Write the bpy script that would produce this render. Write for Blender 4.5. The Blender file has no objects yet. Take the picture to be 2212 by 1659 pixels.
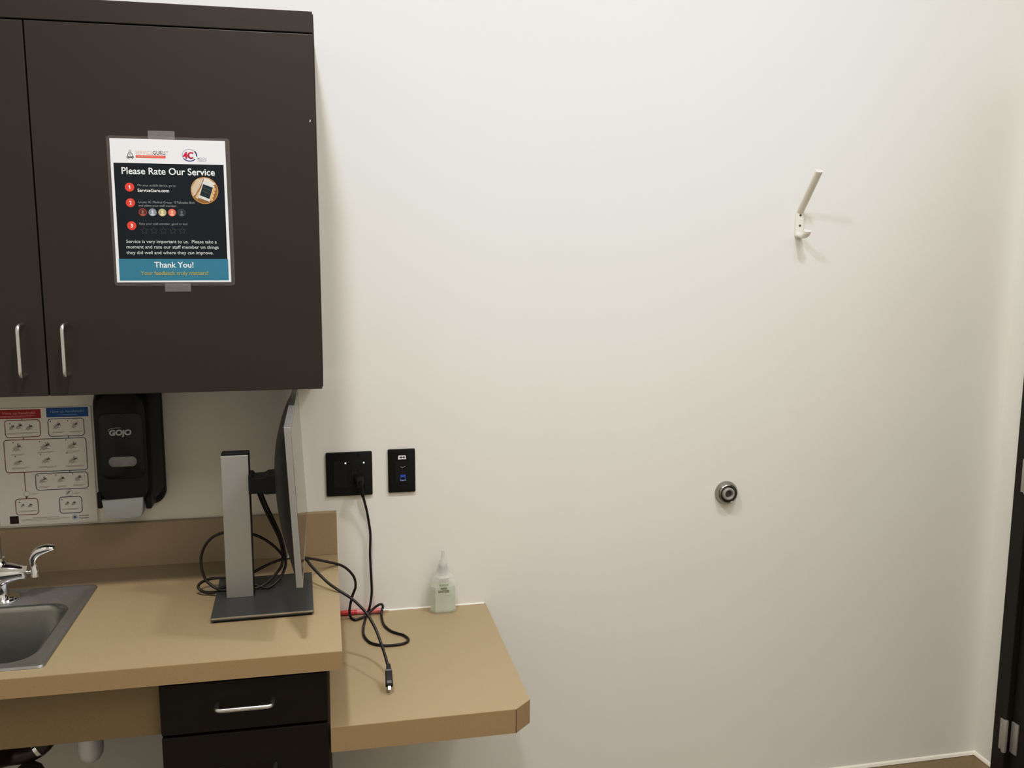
import bpy, bmesh, math, random
from mathutils import Vector, Matrix

random.seed(4)
C = bpy.context.scene.collection
PI = math.pi

# ----------------------------------------------------------------- materials
def srgb(r, g, b):
    def f(c):
        c = c / 255.0
        return c / 12.92 if c <= 0.04045 else ((c + 0.055) / 1.055) ** 2.4
    return (f(r), f(g), f(b))

def mat(name, col, rough=0.5, metal=0.0, spec=0.5, noise=0.0, nscale=60, bump=0.0, bscale=300,
        alpha=1.0, coat=0.0, emit=None, estr=0.0, trans=0.0):
    m = bpy.data.materials.new(name); m.use_nodes = True
    nt = m.node_tree; b = nt.nodes['Principled BSDF']
    b.inputs['Base Color'].default_value = (*col, 1)
    b.inputs['Roughness'].default_value = rough
    b.inputs['Metallic'].default_value = metal
    b.inputs['Specular IOR Level'].default_value = spec
    b.inputs['Alpha'].default_value = alpha
    b.inputs['Coat Weight'].default_value = coat
    b.inputs['Transmission Weight'].default_value = trans
    if emit:
        b.inputs['Emission Color'].default_value = (*emit, 1)
        b.inputs['Emission Strength'].default_value = estr
    if noise > 0 or bump > 0:
        tc = nt.nodes.new('ShaderNodeTexCoord')
    if noise > 0:
        n = nt.nodes.new('ShaderNodeTexNoise'); n.inputs['Scale'].default_value = nscale
        n.inputs['Detail'].default_value = 4
        r = nt.nodes.new('ShaderNodeValToRGB')
        r.color_ramp.elements[0].position = 0.3; r.color_ramp.elements[1].position = 0.7
        r.color_ramp.elements[0].color = (*[c * (1 - noise) for c in col], 1)
        r.color_ramp.elements[1].color = (*[min(1, c * (1 + noise)) for c in col], 1)
        nt.links.new(tc.outputs['Object'], n.inputs['Vector'])
        nt.links.new(n.outputs['Fac'], r.inputs['Fac'])
        nt.links.new(r.outputs['Color'], b.inputs['Base Color'])
    if bump > 0:
        n2 = nt.nodes.new('ShaderNodeTexNoise'); n2.inputs['Scale'].default_value = bscale
        bp = nt.nodes.new('ShaderNodeBump'); bp.inputs['Strength'].default_value = bump
        bp.inputs['Distance'].default_value = 0.001
        nt.links.new(tc.outputs['Object'], n2.inputs['Vector'])
        nt.links.new(n2.outputs['Fac'], bp.inputs['Height'])
        nt.links.new(bp.outputs['Normal'], b.inputs['Normal'])
    return m

M = {}
M['wall'] = mat('wall_paint', (0.79, 0.772, 0.725), 0.6, spec=0.25, noise=0.012, nscale=3, bump=0.06, bscale=260)
M['ceiling'] = mat('ceiling_tile', (0.75, 0.74, 0.70), 0.9, noise=0.03, nscale=120)
M['floor'] = mat('floor_vinyl', (0.30, 0.26, 0.21), 0.45, noise=0.15, nscale=25)
M['base'] = mat('cove_base', (0.43, 0.35, 0.23), 0.5, noise=0.03, nscale=200)
M['caulk'] = mat('caulk', (0.85, 0.81, 0.72), 0.5, noise=0.02, nscale=80)
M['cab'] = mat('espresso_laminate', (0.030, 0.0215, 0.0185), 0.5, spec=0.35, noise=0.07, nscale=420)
M['cab_dark'] = mat('espresso_edge', (0.017, 0.011, 0.009), 0.6, spec=0.3, noise=0.05, nscale=200)
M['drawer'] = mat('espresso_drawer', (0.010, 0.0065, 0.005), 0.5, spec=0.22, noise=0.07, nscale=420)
M['side_edge'] = mat('side_edge', (0.075, 0.05, 0.03), 0.6, spec=0.3, noise=0.05, nscale=200)
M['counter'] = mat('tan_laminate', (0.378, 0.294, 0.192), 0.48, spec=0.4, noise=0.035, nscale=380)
M['counter_edge'] = mat('tan_edge_band', (0.375, 0.27, 0.165), 0.5, spec=0.35, noise=0.05, nscale=380)
M['apron'] = mat('apron_laminate_shaded', (0.24, 0.172, 0.088), 0.55, spec=0.3, noise=0.05, nscale=380)  # darkened tan: shade from the counter overhang is put into the colour
M['steel'] = mat('brushed_steel', (0.30, 0.30, 0.29), 0.34, metal=1.0, noise=0.05, nscale=90)
M['steel_rim_lit'] = mat('steel_rim_lit', (0.40, 0.40, 0.40), 0.42, metal=0.85, noise=0.04, nscale=90)  # lighter copy of the basin steel, rim highlights put into the colour
M['chrome'] = mat('chrome', (0.80, 0.80, 0.82), 0.07, metal=1.0, noise=0.01, nscale=10)
M['satin'] = mat('satin_nickel', (0.62, 0.61, 0.60), 0.30, metal=1.0, noise=0.02, nscale=60)
M['nickel_dark'] = mat('dark_nickel', (0.36, 0.35, 0.33), 0.22, metal=1.0, noise=0.02, nscale=60)
M['silver'] = mat('silver_plastic', (0.37, 0.365, 0.365), 0.42, metal=0.3, noise=0.02, nscale=500)
M['frame_silver'] = mat('frame_silver', (0.37, 0.365, 0.365), 0.25, metal=0.45, noise=0.02, nscale=500)
M['base_grey'] = mat('graphite_metal', (0.105, 0.108, 0.112), 0.38, metal=0.5, noise=0.04, nscale=500)
M['black'] = mat('black_plastic', (0.0045, 0.0045, 0.0045), 0.5, spec=0.28, noise=0.05, nscale=200)
M['matte_black'] = mat('matte_black', (0.008, 0.008, 0.0085), 0.6, spec=0.28, noise=0.05, nscale=200)
M['back_shell'] = mat('monitor_back', (0.006, 0.006, 0.0065), 0.4, spec=0.3, noise=0.05, nscale=200)
M['gloss_black'] = mat('gloss_black', (0.002, 0.002, 0.002), 0.22, spec=0.3, noise=0.05, nscale=20)
M['screen'] = mat('screen_glass', (0.012, 0.012, 0.013), 0.09, spec=0.6, noise=0.02, nscale=20)
M['cable'] = mat('cable_rubber', (0.013, 0.009, 0.0085), 0.36, spec=0.4, noise=0.05, nscale=200)
M['conn_grey'] = mat('connector_grey', (0.08, 0.08, 0.085), 0.45, noise=0.03, nscale=200)
M['grey_bar'] = mat('grey_plastic', (0.40, 0.42, 0.45), 0.5, noise=0.02, nscale=100)
M['window_grey'] = mat('sight_window', (0.22, 0.22, 0.22), 0.25, noise=0.25, nscale=25)
M['white'] = mat('white_print', (0.86, 0.85, 0.86), 0.45, noise=0.01, nscale=40)
M['paper_dim'] = mat('white_sheet', (0.80, 0.79, 0.78), 0.5, noise=0.01, nscale=40)
M['tape'] = mat('clear_tape', (0.50, 0.50, 0.54), 0.3, alpha=0.17, noise=0.02, nscale=40)
M['lam'] = mat('laminate_film', (0.55, 0.53, 0.54), 0.25, alpha=0.07, noise=0.02, nscale=40)
M['cream'] = mat('cream_enamel', (0.82, 0.78, 0.70), 0.3, noise=0.01, nscale=40)
M['hole'] = mat('screw_hole', (0.08, 0.07, 0.055), 0.6, noise=0.05, nscale=40)
M['rubber'] = mat('grey_rubber', (0.30, 0.29, 0.275), 0.55, noise=0.03, nscale=80)
M['door'] = mat('dark_door', (0.012, 0.009, 0.007), 0.45, spec=0.3, noise=0.1, nscale=90)
M['frame'] = mat('bronze_frame', (0.013, 0.009, 0.006), 0.5, spec=0.3, noise=0.06, nscale=90)
M['hinge'] = mat('hinge_metal', (0.42, 0.41, 0.40), 0.5, metal=0.5, noise=0.05, nscale=90)
M['pen_red'] = mat('pen_red', (0.58, 0.06, 0.06), 0.3, noise=0.03, nscale=80)
M['pen_pink'] = mat('pen_translucent_red', (0.70, 0.22, 0.24), 0.25, noise=0.03, nscale=80)
M['pet'] = mat('clear_plastic', (0.84, 0.86, 0.82), 0.08, alpha=0.24, noise=0.01, nscale=30)
M['gel'] = mat('sanitizer_gel', (0.66, 0.74, 0.60), 0.15, alpha=0.45, noise=0.04, nscale=40)
M['cap'] = mat('frosted_cap', (0.72, 0.72, 0.69), 0.3, alpha=0.45, noise=0.02, nscale=60)
M['cap_neck'] = mat('frosted_neck', (0.50, 0.50, 0.48), 0.3, alpha=0.7, noise=0.02, nscale=60)
M['label_txt'] = mat('label_ink', (0.07, 0.09, 0.045), 0.5, noise=0.02, nscale=60)
M['labelline'] = mat('label_line', (0.30, 0.34, 0.24), 0.5, noise=0.02, nscale=60)
M['blue_jack'] = mat('blue_jack', (0.03, 0.09, 0.42), 0.4, noise=0.03, nscale=60)
M['led_w'] = mat('led_white', (0.9, 0.95, 1.0), 0.3, emit=(0.9, 0.95, 1.0), estr=2.5, noise=0.01)
M['led_g'] = mat('led_green', (0.7, 1.0, 0.75), 0.3, emit=(0.7, 1.0, 0.75), estr=2.0, noise=0.01)
M['pipe'] = mat('brown_pipe', (0.035, 0.022, 0.016), 0.3, noise=0.1, nscale=40)
M['pipe_black'] = mat('pipe_cover_dark', (0.035, 0.034, 0.03), 0.6, noise=0.1, nscale=40)
M['pipe_white'] = mat('pipe_cover_white', (0.85, 0.85, 0.88), 0.6, noise=0.04, nscale=40, bump=0.3, bscale=120)
M['tie_white'] = mat('cable_tie', (0.75, 0.75, 0.73), 0.4, noise=0.02, nscale=60)

def ink(name, r, g, b):
    k = 'ink_' + name
    if k not in M:
        M[k] = mat(k, srgb(r, g, b), 0.5, spec=0.25, noise=0.02, nscale=60)
    return k

# ------------------------------------------------------------------- helpers
def newbm():
    return bmesh.new()

def box(bm, x0, x1, y0, y1, z0, z1, bev=0.0, seg=2):
    r = bmesh.ops.create_cube(bm, size=1.0)
    vs = r['verts']
    for v in vs:
        v.co = Vector(((x0 + x1) / 2 + v.co.x * (x1 - x0), (y0 + y1) / 2 + v.co.y * (y1 - y0), (z0 + z1) / 2 + v.co.z * (z1 - z0)))
    if bev > 0:
        es = list({e for v in vs for e in v.link_edges})
        bmesh.ops.bevel(bm, geom=es, offset=bev, segments=seg, affect='EDGES', profile=0.5)
    return bm

def prism(bm, pts, axis, a, b, bev=0.0, seg=2):
    """closed outline pts (2D) extruded along axis from a to b"""
    def P(p, t):
        if axis == 'z': return Vector((p[0], p[1], t))
        if axis == 'y': return Vector((p[0], t, p[1]))
        return Vector((t, p[0], p[1]))
    va = [bm.verts.new(P(p, a)) for p in pts]; vb = [bm.verts.new(P(p, b)) for p in pts]
    n = len(pts)
    f1 = bm.faces.new(va); f2 = bm.faces.new(list(reversed(vb)))
    fs = [f1, f2]
    for i in range(n):
        fs.append(bm.faces.new((va[(i + 1) % n], va[i], vb[i], vb[(i + 1) % n])))
    bmesh.ops.recalc_face_normals(bm, faces=fs)
    if bev > 0:
        es = list(set(f1.edges) | set(f2.edges))
        bmesh.ops.bevel(bm, geom=es, offset=bev, segments=seg, affect='EDGES', profile=0.5)
    return bm

def rrect(x0, x1, z0, z1, r, n=6):
    pts = []
    for cx, cz, a0 in ((x1 - r, z1 - r, 0), (x0 + r, z1 - r, 90), (x0 + r, z0 + r, 180), (x1 - r, z0 + r, 270)):
        for i in range(n + 1):
            a = math.radians(a0 + 90 * i / n)
            pts.append((cx + r * math.cos(a), cz + r * math.sin(a)))
    return pts

def catmull(pts, k=6):
    P = [Vector(p) for p in pts]
    P = [P[0] * 2 - P[1]] + P + [P[-1] * 2 - P[-2]]
    out = []
    for i in range(1, len(P) - 2):
        p0, p1, p2, p3 = P[i - 1], P[i], P[i + 1], P[i + 2]
        for j in range(k):
            t = j / k
            out.append(0.5 * ((2 * p1) + (p2 - p0) * t + (2 * p0 - 5 * p1 + 4 * p2 - p3) * t * t + (3 * p1 - p0 - 3 * p2 + p3) * t ** 3))
    out.append(P[-2])
    return out

def catmull4(pts, k=5):
    P = [tuple(2 * a - c for a, c in zip(pts[0], pts[1]))] + list(pts) + [tuple(2 * a - c for a, c in zip(pts[-1], pts[-2]))]
    out = []
    for i in range(1, len(P) - 2):
        for j in range(k):
            t = j / k
            out.append(tuple(0.5 * (2 * b_ + (c_ - a_) * t + (2 * a_ - 5 * b_ + 4 * c_ - d_) * t * t + (3 * b_ - a_ - 3 * c_ + d_) * t ** 3) for a_, b_, c_, d_ in zip(P[i - 1], P[i], P[i + 1], P[i + 2])))
    out.append(pts[-1])
    return out

def tube(bm, pts, rad, n=12, smooth=0, caps=True):
    """swept tube with parallel transport; rad scalar or list"""
    if smooth: pts = catmull(pts, smooth)
    P = [Vector(p) for p in pts]
    N = len(P)
    R = rad if isinstance(rad, (list, tuple)) else [rad] * N
    if len(R) != N:
        R = [R[min(len(R) - 1, int(i * (len(R) - 1) / (N - 1) + 0.5))] for i in range(N)]
    t0 = (P[1] - P[0]).normalized()
    u = t0.orthogonal().normalized()
    rings = []
    for i in range(N):
        t = (P[min(i + 1, N - 1)] - P[max(i - 1, 0)]).normalized()
        u = (u - t * u.dot(t)).normalized()
        w = t.cross(u)
        rings.append([bm.verts.new(P[i] + (u * math.cos(2 * PI * k / n) + w * math.sin(2 * PI * k / n)) * R[i]) for k in range(n)])
    for i in range(N - 1):
        for k in range(n):
            bm.faces.new((rings[i][k], rings[i][(k + 1) % n], rings[i + 1][(k + 1) % n], rings[i + 1][k]))
    if caps:
        bm.faces.new(list(reversed(rings[0]))); bm.faces.new(rings[-1])
    return bm

def fillet(pts, r, n=6):
    """round the inner corners of a polyline"""
    P = [Vector(p) for p in pts]; out = [P[0]]
    for i in range(1, len(P) - 1):
        a = (P[i - 1] - P[i]).normalized(); b = (P[i + 1] - P[i]).normalized()
        s = P[i] + a * r; e = P[i] + b * r
        for j in range(n + 1):
            t = j / n
            out.append(s * (1 - t) ** 2 + P[i] * 2 * t * (1 - t) + e * t * t)
    out.append(P[-1])
    return out

def lathe(bm, prof, origin, axis, n=40):
    """prof: (radius, distance along axis)"""
    ax = Vector(axis).normalized(); u = ax.orthogonal().normalized(); w = ax.cross(u); o = Vector(origin)
    rings = []
    for r, d in prof:
        if r < 1e-6:
            rings.append([bm.verts.new(o + ax * d)])
        else:
            rings.append([bm.verts.new(o + ax * d + (u * math.cos(2 * PI * k / n) + w * math.sin(2 * PI * k / n)) * r) for k in range(n)])
    for a, b in zip(rings, rings[1:]):
        if len(a) == 1 and len(b) == 1: continue
        for k in range(n):
            k2 = (k + 1) % n
            if len(a) == 1: bm.faces.new((a[0], b[k2], b[k]))
            elif len(b) == 1: bm.faces.new((a[k], a[k2], b[0]))
            else: bm.faces.new((a[k], a[k2], b[k2], b[k]))
    return bm

def root_loc(o):
    l = Vector((0, 0, 0))
    while o is not None:
        l += o.location; o = o.parent
    return l

def obj(name, bm, m, parent=None, smooth=False, label=None, angle=35):
    me = bpy.data.meshes.new(name)
    bmesh.ops.recalc_face_normals(bm, faces=bm.faces)
    if parent is not None:
        bmesh.ops.translate(bm, verts=bm.verts, vec=-root_loc(parent))
    bm.to_mesh(me); bm.free()
    for k in (m if isinstance(m, (list, tuple)) else [m]):
        me.materials.append(M[k])
    if smooth:
        me.shade_smooth() if hasattr(me, 'shade_smooth') else None
        try: me.set_sharp_from_angle(angle=math.radians(angle))
        except Exception: pass
    o = bpy.data.objects.new(name, me); C.objects.link(o)
    if parent is not None: o.parent = parent
    if label: o['label'] = label
    return o

def thing(name, loc, label, cat, group=None):
    o = bpy.data.objects.new(name, None); C.objects.link(o)
    o.empty_display_size = 0.05
    o.location = loc; o['label'] = label; o['category'] = cat
    if group: o['group'] = group
    return o

def struct(name, bm, m, parent=None, smooth=False):
    o = obj(name, bm, m, parent, smooth)
    if parent is None: o['kind'] = 'structure'
    return o

# print on a flat sheet facing -Y: collects coloured shapes and lettering in one mesh
class Print:
    def __init__(s, cx, cz, y, unit=0.001):
        s.bm = bmesh.new(); s.mats = []; s.cx = cx; s.cz = cz; s.y = y; s.u = unit
    def mi(s, k):
        if k not in s.mats: s.mats.append(k)
        return s.mats.index(k)
    def P(s, p, layer):
        return Vector((s.cx + p[0] * s.u, s.y - 0.00012 * layer, s.cz + p[1] * s.u))
    def poly(s, pts, k, layer=1):
        vs = [s.bm.verts.new(s.P(p, layer)) for p in pts]
        f = s.bm.faces.new(vs); f.material_index = s.mi(k)
        return f
    def rect(s, x0, x1, z0, z1, k, layer=1):
        s.poly([(x0, z0), (x1, z0), (x1, z1), (x0, z1)], k, layer)
    def circle(s, x, z, r, k, layer=1, n=28, rz=None):
        rz = rz or r
        s.poly([(x + r * math.cos(2 * PI * i / n), z + rz * math.sin(2 * PI * i / n)) for i in range(n)], k, layer)
    def strip(s, pts, w, k, layer=1, closed=False):
        n = len(pts)
        V = [Vector((p[0], p[1])) for p in pts]
        L, R = [], []
        for i in range(n):
            a = V[(i - 1) % n] if (closed or i > 0) else V[i]
            b = V[(i + 1) % n] if (closed or i < n - 1) else V[i]
            t = (b - a)
            if t.length < 1e-9: t = Vector((1, 0))
            t.normalize(); q = Vector((-t.y, t.x)) * (w / 2)
            L.append(s.bm.verts.new(s.P(V[i] + q, layer))); R.append(s.bm.verts.new(s.P(V[i] - q, layer)))
        for i in range(n if closed else n - 1):
            j = (i + 1) % n
            f = s.bm.faces.new((L[i], L[j], R[j], R[i])); f.material_index = s.mi(k)
    def ring(s, x, z, r, w, k, layer=1, n=32, rz=None, a0=0, a1=360):
        rz = rz or r; full = (a1 - a0) >= 360
        m = n if full else n + 1
        s.strip([(x + r * math.cos(math.radians(a0 + (a1 - a0) * i / n)), z + rz * math.sin(math.radians(a0 + (a1 - a0) * i / n))) for i in range(m)], w, k, layer, closed=full)
    def text(s, body, x0, x1, zb, h, k, layer=3, bold=0.0, shear=0.0):
        """fit body between x0..x1 with capital height h on baseline zb"""
        cu = bpy.data.curves.new('t', 'FONT'); cu.body = body; cu.size = 1.0; cu.offset = bold; cu.shear = shear
        cu.resolution_u = 4
        o = bpy.data.objects.new('t', cu); C.objects.link(o)
        dg = bpy.context.evaluated_depsgraph_get(); dg.update()
        me = bpy.data.meshes.new_from_object(o.evaluated_get(dg))
        xs = [v.co.x for v in me.vertices]
        if xs:
            a, b = min(xs), max(xs); sx = (x1 - x0) / (b - a); sz = h / 0.70
            vs = [s.bm.verts.new(s.P((x0 + (v.co.x - a) * sx, zb + v.co.y * sz), layer)) for v in me.vertices]
            idx = s.mi(k)
            for p in me.polygons:
                try:
                    f = s.bm.faces.new([vs[i] for i in p.vertices]); f.material_index = idx
                except ValueError: pass
        bpy.data.objects.remove(o); bpy.data.curves.remove(cu); bpy.data.meshes.remove(me)
    def build(s, name, parent, label=None):
        bm = s.bm
        me = bpy.data.meshes.new(name)
        bmesh.ops.translate(bm, verts=bm.verts, vec=-root_loc(parent))
        for f in bm.faces:
            f.normal_update()
            if f.normal.y > 0: f.normal_flip()
        bm.to_mesh(me); bm.free()
        for k in s.mats: me.materials.append(M[k])
        o = bpy.data.objects.new(name, me); C.objects.link(o); o.parent = parent
        if label: o['label'] = label
        return o

# ------------------------------------------------------------------ the room
FZ = -0.015; CZ = 3.0; XR = 1.9457; XL = -1.16; YF = -3.3
struct('floor', box(newbm(), XL - .1, XR + .1, YF - .1, 0.1, FZ - .1, FZ), 'floor')
struct('ceiling', box(newbm(), XL - .1, XR + .1, YF - .1, 0.1, CZ, CZ + .1), 'ceiling')
struct('wall_back', box(newbm(), XL - .1, XR + .1, 0, 0.1, FZ, CZ), 'wall')
struct('wall_left', box(newbm(), XL - .1, XL, YF, 0, FZ, CZ), 'wall')
struct('wall_front', box(newbm(), XL - .1, XR + .1, YF - .1, YF, FZ, CZ), 'wall')
DY0, DY1, DZ = -0.0842, -1.11, 2.13            # door frame outer edges on the right wall
b = newbm()
box(b, XR, XR + .1, DY0, 0, FZ, CZ); box(b, XR, XR + .1, YF, DY1, FZ, CZ); box(b, XR, XR + .1, DY1, DY0, DZ, CZ)
struct('wall_right', b, 'wall')
def baseboard(name, pts):
    b = newbm(); prism(b, pts, 'z', FZ, 0.080, 0.0)
    o = struct(name, b, 'base'); return o
bb = baseboard('baseboard_back', [(0.0, 0.0), (0.0, -.007), (XR - .007, -.007), (XR, 0)])
b = newbm(); prism(b, [(0, .080), (-.0085, .080), (-.0055, .0865), (0, .089)], 'x', 0.0, XR - .001); obj('caulk_line', b, 'caulk', bb, label='cream caulk line')
b2 = newbm(); prism(b2, [(XR, -.0072), (XR - .007, -.0072), (XR - .007, DY0 + .0005), (XR, DY0 + .0005)], 'z', FZ, .080)
br = struct('baseboard_right', b2, 'base')
b = newbm(); prism(b, [(XR, .080), (XR - .0085, .080), (XR - .0055, .0865), (XR, .089)], 'y', DY0 + .0005, -.0005); obj('caulk_line', b, 'caulk', br, label='cream caulk line')

door = bpy.data.objects.new('door_1', None); C.objects.link(door); door.location = (XR, (DY0 + DY1) / 2, FZ); door['kind'] = 'structure'
b = newbm()
prism(b, [(DY0, FZ), (DY0, DZ), (DY1, DZ), (DY1, FZ), (DY1 + .05, FZ), (DY1 + .05, DZ - .05), (DY0 - .05, DZ - .05), (DY0 - .05, FZ)], 'x', XR - .013, XR + .09, .002)
obj('door_frame', b, 'frame', door)
b = newbm(); box(b, XR + .004, XR + .046, DY1 + .053, DY0 - .053, FZ + .008, DZ - .053, .002)
leaf = obj('door_leaf', b, 'door', door)
for k, zc in enumerate((0.213, 1.003, 1.80)):
    b = newbm()
    yk = DY0 - .051
    lathe(b, [(0, -.052), (.0065, -.05), (.0075, -.047), (.0075, .047), (.0065, .05), (0, .052)], (XR - .016, yk, zc), (0, 0, 1), 16)
    box(b, XR - .0165, XR - .013, yk, yk + .022, zc - .048, zc + .048, .0008)
    box(b, XR - .0005, XR + .0045, yk - .030, yk - .004, zc - .048, zc + .048, .0008)
    obj('hinge', b, 'hinge', door, smooth=True, label='dull metal butt hinge' )
b = newbm()
tube(b, fillet([(XR + .004, DY1 + .11, 1.0), (XR - .05, DY1 + .11, 1.0), (XR - .05, DY1 + .22, 1.0)], .015), .009, 12)
lathe(b, [(0, 0), (.03, 0), (.03, .006), (.02, .009), (0, .009)], (XR + .004, DY1 + .11, 1.0), (-1, 0, 0), 24)
obj('door_handle', b, 'satin', door, smooth=True)

# ------------------------------------------------------- wall-mounted cabinet
D = 0.3123
cabT, cabB, seam, split, cabR, cabL = 2.1180, 1.3374, 2.0743, -0.5732, -0.0256, XL + .003
uc = thing('wall_cabinet', ((cabL + cabR) / 2, 0, cabB), 'dark brown two-door wall cabinet hung above the counter, with a printed notice on it', 'cabinet')
b = newbm(); box(b, cabL, -0.0236, -.2925, -.0005, cabB + .002, cabT - .001, .0006); obj('cabinet_body', b, 'cab', uc)
b = newbm(); box(b, cabL, cabR, -D, -.293, seam + .0016, cabT, .0012); obj('top_rail', b, 'cab', uc)
def pull(p, along, out, cc, proj, r):
    """bar pull: p centre on the face"""
    p = Vector(p); a = Vector(along); o = Vector(out)
    pts = [p - a * cc / 2 - o * .002, p - a * cc / 2 + o * proj, p + a * cc / 2 + o * proj, p + a * cc / 2 - o * .002]
    b = newbm(); tube(b, fillet(pts, .013, 8), r, 14); return b
for (x0, x1, hx) in ((split + .0015, cabR, -.5325), (cabL, split - .0015, -.6147)):
    b = newbm(); box(b, x0, x1, -D, -.2945, cabB, seam - .0012, .0012)
    d = obj('door', b, 'cab', uc)
    obj('handle', pull((hx, -D, 1.4325), (0, 0, 1), (0, -1, 0), .1035, .030, .0044), 'satin', d, smooth=True, label='silver bar handle')
    if x1 == cabR:
        b = newbm(); prism(b, [(-.0366, 1.898), (-.0352, 1.8985), (-.0345, 1.901), (-.0352, 1.9035), (-.0362, 1.9015)], 'y', -D - .0003, -D + .0002)
        obj('paint_chip', b, 'white', d, label='small pale chip')

# ------------------------------------------------------ notice on the cabinet
pc = (-.3178, 1.7115)
ns = thing('laminated_notice', (pc[0], -D, pc[1] - .15), 'laminated service-rating notice taped to the dark cabinet door', 'sign')
b = newbm(); prism(b, rrect(-.4345, -.1982, 1.5612, 1.8602, .006), 'y', -D - .0008, -D - .0001); obj('laminate_sleeve', b, 'lam', ns, label='clear laminate border')
for x0, x1, z0, z1 in ((-.3553, -.3041, 1.8555, 1.8717), (-.3377, -.2867, 1.5490, 1.5660)):
    b = newbm(); box(b, x0, x1, -D - .0014, -D - .0009, z0, z1); obj('tape', b, 'tape', ns, label='clear tape strip')
P = Print(pc[0], pc[1], -D - .0010)
Wk = 'white'
P.poly([(-110.5, 143.3), (-111.9, -143.2), (112.0, -143.2), (110.7, 143.3)], Wk, 0)
DK = ink('navy', 22, 29, 38); TL = ink('teal', 62, 124, 150); RD = ink('red', 222, 78, 66); GT = ink('greytext', 150, 155, 158); WT = ink('whitetext', 238, 240, 240)
P.rect(-105.6, 106.1, -95.5, 95.7, DK, 1)
P.rect(-106.4, 107.4, -139.6, -95.5, TL, 1)
P.text('Please Rate Our Service', -91, 88.3, 74, 13.3, WT, 3, bold=.012)
for n_, z_ in (('1', 48), ('2', 17.1), ('3', -28.6)):
    P.circle(-77.6, z_, 8.8, RD, 2)
    if n_ == '1':
        P.poly([(-78.1, z_ - 3.6), (-76.5, z_ - 3.6), (-76.5, z_ + 3.6), (-77.6, z_ + 3.6), (-79.4, z_ + 2.3), (-79.4, z_ + .9), (-78.1, z_ + 1.6)], WT, 3)
    else:
        P.text(n_, -79.6, -75.4, z_ - 3.6, 7.2, WT, 3, bold=.02)
P.text('On your mobile device, go to:', -62.4, 11.6, 50, 4.6, GT, 3)
P.text('ServiceGuru.com', -62.6, -2.6, 39, 6.4, WT, 3, bold=.01)
P.text('Locate 4C Medical Group - E Palisades Blvd', -62.3, 45.6, 16.6, 4.6, GT, 3)
P.text('and select your staff member.', -62.4, 11.6, 9.6, 4.6, GT, 3)
P.text('Rate your staff member, good or bad.', -62.8, 31.2, -26.8, 4.6, GT, 3)
for x_, rim, fill in ((-55, (196, 80, 72), (88, 48, 46)), (-36.3, (150, 158, 168), (128, 138, 152)), (-17.5, (186, 176, 140), (176, 166, 128)), (1.3, (224, 96, 84), (214, 120, 104)), (19.9, (70, 88, 104), (44, 52, 60))):
    P.circle(x_, -1.7, 7.7, ink('rim%d' % rim[0], *rim), 2)
    P.circle(x_, -1.7, 6.7, ink('fill%d' % fill[0], *fill), 3)
    hd = ink('head%d' % fill[0], min(255, fill[0] + 60), min(255, fill[1] + 58), min(255, fill[2] + 54))
    P.circle(x_, -.4, 2.3, hd, 4, rz=2.9)
    P.poly([(x_ - 4.2, -7), (x_ - 3, -4.4), (x_, -3.4), (x_ + 3, -4.4), (x_ + 4.2, -7), (x_, -8)], hd, 4)
ST = ink('star', 82, 84, 84)
for x_ in (-53.8, -35.5, -17.2, 1.2, 19.8):
    pts = []
    for i in range(10):
        r_ = 7.6 if i % 2 == 0 else 3.3; a_ = PI / 2 + i * PI / 5
        pts.append((x_ + r_ * math.cos(a_), -38.4 + r_ * math.sin(a_)))
    P.strip(pts, .9, ST, 3, closed=True)
LT = ink('paratext', 200, 205, 206)
P.text('Service is very important to us.  Please take a', -89.8, 86.3, -63.4, 6.6, LT, 3, bold=.006)
P.text('moment and rate our staff member on things', -90, 89.6, -74.4, 6.6, LT, 3, bold=.006)
P.text('they did well and where they can improve.', -90.6, 78.7, -85.9, 6.6, LT, 3, bold=.006)
P.text('Thank You!', -38.3, 38.2, -113, 11.5, WT, 3, bold=.014)
P.text('Your feedback truly matters!', -65.6, 66.7, -128.2, 8.0, ink('ochre', 168, 158, 92), 3, bold=.01)
# round photo of a hand holding a phone
P.circle(66.7, 43.5, 27, ink('tanring', 196, 146, 96), 2, n=40)
P.circle(66.7, 43.5, 25.6, ink('tanfill', 140, 104, 68), 3, n=40)
P.poly([(42, 50), (52, 66), (66, 68.6), (62, 58), (48, 34), (44, 32), (41.6, 41)], ink('sleeve', 196, 178, 158), 4)
P.poly([(48, 30), (66, 58), (68, 53), (53, 26)], ink('thumb', 206, 176, 146), 5)
P.poly([(65, 61), (82, 53), (88.6, 57), (76, 67), (67, 69)], ink('cuff', 214, 206, 200), 4)
P.poly([(64.5, 61.5), (87, 52.5), (76, 21), (54, 29)], ink('phonebody', 206, 204, 202), 6)
P.poly([(64.5, 56.5), (83.6, 49.6), (75.6, 26.6), (57.2, 34)], ink('phonescreen', 40, 48, 54), 7)
P.strip([(64.3, 49.4), (79, 43.8)], .8, ink('phoneline', 90, 100, 106), 8)
P.strip([(62.3, 43), (77, 37.4)], .8, ink('phoneline', 90, 100, 106), 8)
for i in range(4):
    P.circle(85.5 - i * 2.0, 46 - i * 6.6, 3.4, ink('finger', 214, 170, 124), 8)
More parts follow.
